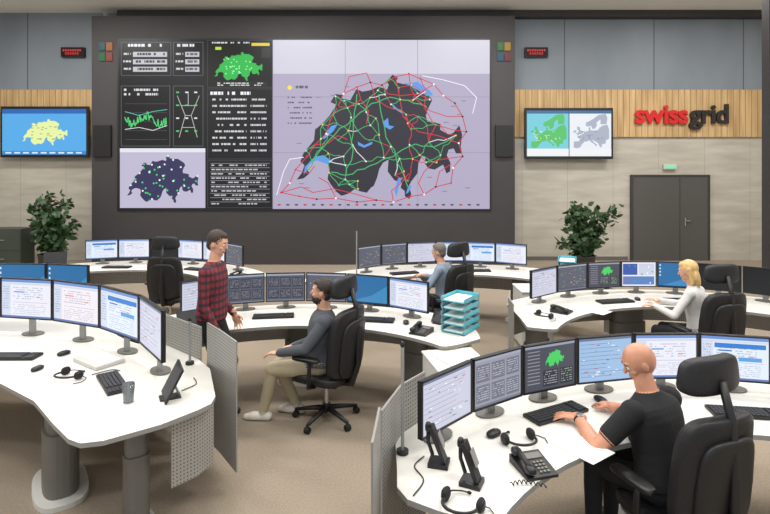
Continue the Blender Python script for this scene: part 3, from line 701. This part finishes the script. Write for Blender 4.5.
person('seated_man',(-.62,5.08,0),176,.56,-4,4,4,
  {'L':((-.98,4.90,.70),(-.95,.3,-.1),D_,(-.5,.5,-.7),.4),'R':((-.90,5.20,.66),(-.9,-.3,-.1),D_,(-.5,-.5,-.7),.4)},
  {'L':((.54,.05,0),0),'R':((.26,-.12,0),-8)},
  dict(skin=SK,shirt=GS,trousers=KH,shoe=SN,hair=HB,lip=LIP),beard=True,fat=1.12,tw=12)
person('standing_man',(-1.67,5.1,0),-4,.98,3,-4,-14,
  {'L':((-1.52,5.34,.94),(.4,.0,-.9),(0,-1,0),(-1,.4,0),.5),'R':((-1.54,4.9,.88),(.35,.1,-.9),(0,1,0),(-1,-.3,0),.6)},
  {'L':((.05,.11,0),5),'R':((-.04,-.11,0),-8)},
  dict(skin=SK,shirt=PL,trousers=BJ,shoe=SHB,hair=HB,lip=LIP),sc=1.06)
person('seated_man',(.86,7.45,0),155,.57,8,0,-8,
  {'L':((.46,7.5,.83),(-.9,.3,0),D_,(-.1,.6,-.7),.4),'R':((.56,7.85,.83),(-.8,.5,0),D_,(-.1,-.6,-.7),.4)},
  {'L':((.45,.1,0),0),'R':((.45,-.1,0),0)},
  dict(skin=SK,shirt=LB,trousers=BJ,shoe=SHB,hair=HG,lip=LIP),voxel=.009)
person('seated_woman',(3.55,5.96,0),132,.575,10,15,-12,
  {'L':((3.10,6.1,.83),(-.9,.4,0),D_,(-.1,.6,-.7),.4),'R':((3.25,6.36,.83),(-.6,.8,0),D_,(-.1,-.6,-.7),.4)},
  {'L':((.45,.1,0),0),'R':((.45,-.1,0),0)},
  dict(skin=SK,shirt=WS,trousers=BJ,shoe=SHB,hair=BL,lip=LIP),hair='long',female=True,voxel=.008)

# ------------------------------------------------------------ desk items
Z=.781
def keyboard(x,y,yaw,z=Z):
    mb=MB(); mb.box((0,0,.011),(.44,.15,.018),BLACK)
    for r_ in range(5):
        for c_ in range(17):
            if c_==13: continue
            mb.box((-.2+c_*.025,-.055+r_*.0265,.023),(.020,.021,.008),KEYC)
    mb.build('computer_keyboard',(x,y,z),math.radians(yaw),bevel=0)
def mouse(x,y,yaw):
    mb=MB(); mb.ell((0,0,.014),(.055,.031,.02),BLACK,.8,fn=lambda p:V((p.x,p.y,max(p.z,-.013)))); mb.cyl((.02,-.004,.033),(.02,.004,.033),.006,GREY,n=10)
    mb.build('computer_mouse',(x,y,Z),math.radians(yaw))
def headset(x,y,yaw):
    mb=MB(); mb.tube([(.085*math.cos(t),.085*math.sin(t)*1.1,.03+.012*math.sin(t)) for t in np.linspace(-.2,pi+.2,22)],.008,BLACK)
    for s_ in(-1,1):
        mb.ell((s_*.088,-.03,.032),(.018,.036,.031),PAD,.8); mb.ell((s_*.098,-.03,.032),(.012,.028,.026),BLACK,.8)
    mb.tube([(.09,-.04,.03),(.08,-.09,.02),(.04,-.12,.014),(.01,-.125,.012)],.004,BLACK); mb.ell((.005,-.126,.012),(.012,.008,.008),PAD)
    mb.tube([(-.09,-.05,.02),(-.12,-.07,.006),(-.15,-.04,.005),(-.17,.0,.005),(-.15,.05,.005)],.003,BLACK,6)
    mb.build('headset',(x,y,Z),math.radians(yaw))
def phone(x,y,yaw):
    mb=MB()
    mb.add([(-.09,-.1,0),(.09,-.1,0),(.09,.1,0),(-.09,.1,0),(-.09,-.1,.015),(.09,-.1,.015),(.09,.1,.045),(-.09,.1,.045)],[[3,2,1,0],[4,5,6,7],[0,1,5,4],[1,2,6,5],[2,3,7,6],[3,0,4,7]],BLACK)
    rt=Matrix.Rotation(math.atan2(.03,.2),3,'X')
    for i in range(4):
        for j in range(3): mb.box((.005+j*.022,-.07+i*.024,.023+i*.0036),(.015,.014,.006),DGREY,rot=rt)
    mb.box((.03,.055,.040),(.09,.045,.006),DGREY,rot=rt)
    mb.ell((-.06,-.075,.045),(.026,.032,.02),BLACK,.7); mb.ell((-.06,.075,.066),(.026,.032,.02),BLACK,.7); mb.tube([(-.06,-.075,.052),(-.06,0,.07),(-.06,.075,.076)],.014,BLACK)
    mb.build('desk_telephone',(x,y,Z),math.radians(yaw))
def handheld(x,y,yaw):
    mb=MB(); rt=Matrix.Rotation(math.radians(-22),3,'X')
    mb.prism([(-.05,-.04),(.05,-.04),(.05,.07),(-.05,.07)],0,.022,BLACK)
    mb.box((0,.02,.115),(.07,.022,.2),BLACK,rot=rt); mb.box((0,.0,.14),(.054,.004,.085),GREY,rot=rt)
    mb.ell((.0,.075,.20),(.02,.016,.026),BLACK,.7); mb.tube([(0,.05,.05),(0,.075,.12),(0,.075,.20)],.011,BLACK)
    mb.build('dispatch_handset',(x,y,Z),math.radians(yaw),bevel=.003)
def sheet(x,y,yaw,z=Z,n=1,s_=(.21,.297),name='paper_sheet'):
    mb=MB(); mb.box((0,0,.002*n),(s_[0],s_[1],.003*n),PAPER)
    if n==1:
        for i in range(9): mb.box((-.02,.11-i*.026,.0037*n),(s_[0]*.55,.004,.0004),LGREY)
    mb.build(name,(x,y,z),math.radians(yaw))
def tablet(x,y,yaw,w=.26,h=.2,tilt=20,name='touch_tablet'):
    mb=MB(); rt=Matrix.Rotation(math.radians(-tilt),3,'X')
    vs=[(-w/2,-.007,0),(w/2,-.007,0),(w/2,.007,0),(-w/2,.007,0),(-w/2,-.007,h),(w/2,-.007,h),(w/2,.007,h),(-w/2,.007,h)]
    mb.add([rt@V(p)+V((0,0,.006)) for p in vs],[[3,2,1,0],[4,5,6,7],[0,1,5,4],[1,2,6,5],[2,3,7,6],[3,0,4,7]],BLACK)
    mb.add([rt@V(p)+V((0,0,.006)) for p in[(-w/2+.01,-.008,.012),(w/2-.01,-.008,.012),(w/2-.01,-.008,h-.012),(-w/2+.01,-.008,h-.012)]],[[0,1,2,3]],KEYC)
    mb.prism([(-.05,-.03),(.05,-.03),(.05,.11),(-.05,.11)],0,.008,BLACK); mb.tube([(0,.1,.006),(0,.06,h*.5)],.008,GREY)
    mb.build(name,(x,y,Z),math.radians(yaw))
def laptop(x,y,yaw):
    mb=MB(); mb.box((0,0,.01),(.34,.24,.018),BLACK); mb.box((0,.02,.0205),(.28,.1,.003),KEYC)
    rt=Matrix.Rotation(math.radians(-18),3,'X'); w,h=.34,.22
    mb.box((0,.155,.125),(w,.01,h),BLACK,rot=rt)
    mb.build('laptop',(x,y,Z),math.radians(yaw))
keyboard(1.13,3.50,28); keyboard(2.38,3.50,-8)
mouse(1.50,3.69,110); mouse(.66,3.22,40); headset(.80,3.12,200); phone(.80,2.86,15)
sheet(1.14,3.08,35)
handheld(.31,2.90,75); handheld(.46,2.72,65); headset(.36,2.52,150)
keyboard(-3.2,4.55,0); keyboard(-2.05,3.99,-52); headset(-2.45,4.10,150); mouse(-2.80,4.27,80); mouse(-2.80,4.62,60)
mb=MB(); mb.box((0,0,.016),(.38,.24,.030),LGREY); mb.box((0,.02,.033),(.34,.16,.004),PAPER); mb.build('ring_binder',(-2.40,4.45,Z),math.radians(-35),bevel=.004)
mb=MB(); mb.lathe([(0,.003),(.034,.003),(.040,.13),(.038,.13),(.033,.008),(0,.008)],GLASS); mb.build('water_glass',(-1.78,3.68,Z))
tablet(-1.56,3.74,-62,.25,.24,28)
keyboard(-.12,5.66,-10); mouse(.22,5.55,90); keyboard(-1.22,5.80,8); tablet(-2.02,5.45,40,.2,.16,30); tablet(.55,5.55,-40,.16,.13,30); sheet(-.62,5.72,10); phone(.36,5.24,-30)
keyboard(2.80,6.45,12); keyboard(3.65,6.5,0); phone(2.0,6.0,50); mouse(3.12,6.55,80); sheet(2.4,6.05,40); headset(1.72,5.78,120)
keyboard(.3,8.2,20); keyboard(1.45,8.4,0); phone(2.4,8.0,-30); phone(-.3,7.75,50)
laptop(-5.45,8.7,20); keyboard(-4.4,8.7,0); keyboard(-3.0,8.5,-20); phone(-2.2,7.95,-40)
mb=MB(); mb.tube([(.04*t,.02*math.sin(t*.9)+.009*math.cos(t*11),.0135+.008*math.sin(t*11)) for t in np.linspace(0,4.5,130)],.003,BLACK,5); mb.build('coiled_cord',(.64,2.70,Z))
def cable(pts):
    P=[V((a,b_,.005)) for a,b_ in pts]; P=[P[0]]+P+[P[-1]]; out=[]
    for i in range(1,len(P)-2):
        for k in range(8):
            t=k/8; out.append(.5*((2*P[i])+(P[i+1]-P[i-1])*t+(2*P[i-1]-5*P[i]+4*P[i+1]-P[i+2])*t*t+(3*P[i]-P[i-1]-3*P[i+1]+P[i+2])*t**3))
    out.append(P[-2]); mb=MB(); mb.tube(out,.0035,BLACK,6); mb.build('power_cable',(0,0,Z))
cable([(.14,2.62),(.2,2.75),(.16,2.88),(.22,2.98)])
cable([(-2.3,4.16),(-2.2,4.26),(-2.12,4.24)])
cable([(-1.48,3.86),(-1.42,3.98),(-1.48,4.1)])
def pole(x,y,z0,z1):
    mb=MB(); mb.cyl((0,0,z0),(0,0,z1),.010,GREY,n=12); mb.cyl((0,0,z0),(0,0,z0+.02),.035,BLACK,n=16); mb.ell((0,0,z1),(.014,.014,.02),BLACK)
    mb.build('desk_pole',(x,y,0))
pole(.10,3.02,Z,1.4); pole(-.42,7.85,Z,1.5); pole(-1.62,4.40,Z,1.15)
def trays(x,y,yaw,n):
    mb=MB()
    for i in range(n):
        z=.015+i*.075
        mb.box((0,0,z),(.26,.34,.006),TEAL); mb.box((-.127,0,z+.02),(.006,.34,.04),TEAL); mb.box((.127,0,z+.02),(.006,.34,.04),TEAL); mb.box((0,.167,z+.02),(.26,.006,.04),TEAL)
        mb.box((0,-.01,z+.008),(.21,.29,.008),PAPER)
    for sx in(-.125,.125):
        for sy in(-.15,.15): mb.cyl((sx,sy,0),(sx,sy,.02+(n-1)*.075+.02),.006,GREY,n=8)
    mb.build('letter_tray',(x,y,Z),math.radians(yaw))
trays(.76,5.34,-35,5); trays(2.75,8.0,-20,4)
def pedestal(x,y,yaw,w,d,h,mat=LGREY):
    mb=MB(); mb.box((0,0,(h-.02+.04)/2),(w,d,h-.06),mat); mb.box((0,0,h-.0095),(w+.02,d+.02,.019),WHITE)
    for i in range(3):
        mb.box((0,-d/2-.006,.14+i*(h-.1)/3+.02),(w-.03,.012,(h-.1)/3-.015),mat); mb.box((0,-d/2-.02,.14+i*(h-.1)/3+.07),(.12,.015,.012),CHROME)
    for sx in(-1,1):
        for sy in(-1,1): mb.cyl((sx*(w/2-.05)-.01,sy*(d/2-.05),.022),(sx*(w/2-.05)+.01,sy*(d/2-.05),.022),.022,RUBBER,n=12)
    mb.build('storage_pedestal',(x,y,0),math.radians(yaw),bevel=.004)
pedestal(.62,4.64,12,.46,.5,.74); sheet(.58,4.62,30,.741,4,name='paper_stack')
pedestal(2.02,7.25,0,.42,.5,.78)
mb=MB()
for i in range(2):
    mb.box((i*.95,0,.5),(.92,.5,1.0),CABG); mb.box((i*.95,-.255,.72),(.88,.012,.44),CABG); mb.box((i*.95,-.255,.27),(.88,.012,.42),CABG); mb.box((i*.95,-.27,.74),(.2,.02,.02),CHROME); mb.box((i*.95,-.27,.3),(.2,.02,.02),CHROME)
mb.build('filing_cabinet',(-9.9,12.6,0),bevel=.005)

# ------------------------------------------------------------ plants
def plant(x,y,h,w,seed,nb=24):
    r=random.Random(seed); mb=MB()
    mb.lathe([(0,0),(.2,0),(.25,.42),(.27,.45),(.24,.45),(.23,.40),(0,.40)],POT); mb.lathe([(0,.395),(.232,.405)],SOIL)
    for i in range(nb):
        a=r.uniform(0,2*pi); q=r.uniform(.2,1)*w; zt=h*r.uniform(.45,.97)
        if i<6: q*=.45; zt=h*r.uniform(.88,1)
        p=[V((.05*math.cos(a),.05*math.sin(a),.4)),V((q*.4*math.cos(a),q*.4*math.sin(a),.4+(zt-.4)*.5)),V((q*math.cos(a),q*math.sin(a),zt))]
        mb.tube(p,[.012,.009,.004],STEM,6)
        for k in range(42):
            t=r.uniform(.25,1.02); b_=p[0].lerp(p[1],t*2) if t<.5 else p[1].lerp(p[2],t*2-1)
            b_=b_+V((r.gauss(0,.07),r.gauss(0,.07),r.gauss(0,.05)))
            d=V((r.gauss(0,1),r.gauss(0,1),r.gauss(.1,.7))).normalized(); L=r.uniform(.12,.21); n_=d.orthogonal().normalized(); n_.rotate(Matrix.Rotation(r.uniform(0,6),3,d)); sd=d.cross(n_)
            W_=L*.28; m1=b_+d*L*.35; m2=b_+d*L*.7; e=b_+d*L-n_*L*.12
            mb.add([b_,m1+sd*W_+n_*.012,m1,m1-sd*W_+n_*.012,m2+sd*W_*.8,m2-n_*.004,m2-sd*W_*.8,e],[[0,2,1],[0,3,2],[2,5,4,1],[3,6,5,2],[4,5,7],[5,6,7]],LEAF,smooth=True)
    mb.build('potted_ficus',(x,y,0))
plant(-7.7,12.2,1.76,.62,1); plant(4.50,12.0,1.64,.74,2)

# ------------------------------------------------------------ lights
def area(name,x,y,z,sx,sy,e,col=(1,.985,.96),rot=(0,0,0)):
    l=bpy.data.lights.new(name,'AREA'); l.shape='RECTANGLE'; l.size=sx; l.size_y=sy; l.energy=e; l.color=col
    o=bpy.data.objects.new(name,l); scene.collection.objects.link(o); o.location=(x,y,z); o.rotation_euler=rot
for x in(-7.5,-2.5,2.5,7.5):
    for y,e in((1.5,165),(5.5,170),(10.6,200)): area('ceiling_light',x,y,6.45,2.2,.7,e)
w=bpy.data.worlds.new('w'); scene.world=w; w.use_nodes=True; w.node_tree.nodes['Background'].inputs[0].default_value=(.88,.94,1,1); w.node_tree.nodes['Background'].inputs[1].default_value=.95

cam=bpy.data.cameras.new('camera'); co=bpy.data.objects.new('camera',cam); scene.collection.objects.link(co)
co.location=(0,0,2.4); co.rotation_euler=(pi/2,0,0); cam.sensor_width=36; cam.lens=24.78; cam.shift_y=-88/770; cam.clip_end=100
scene.camera=co
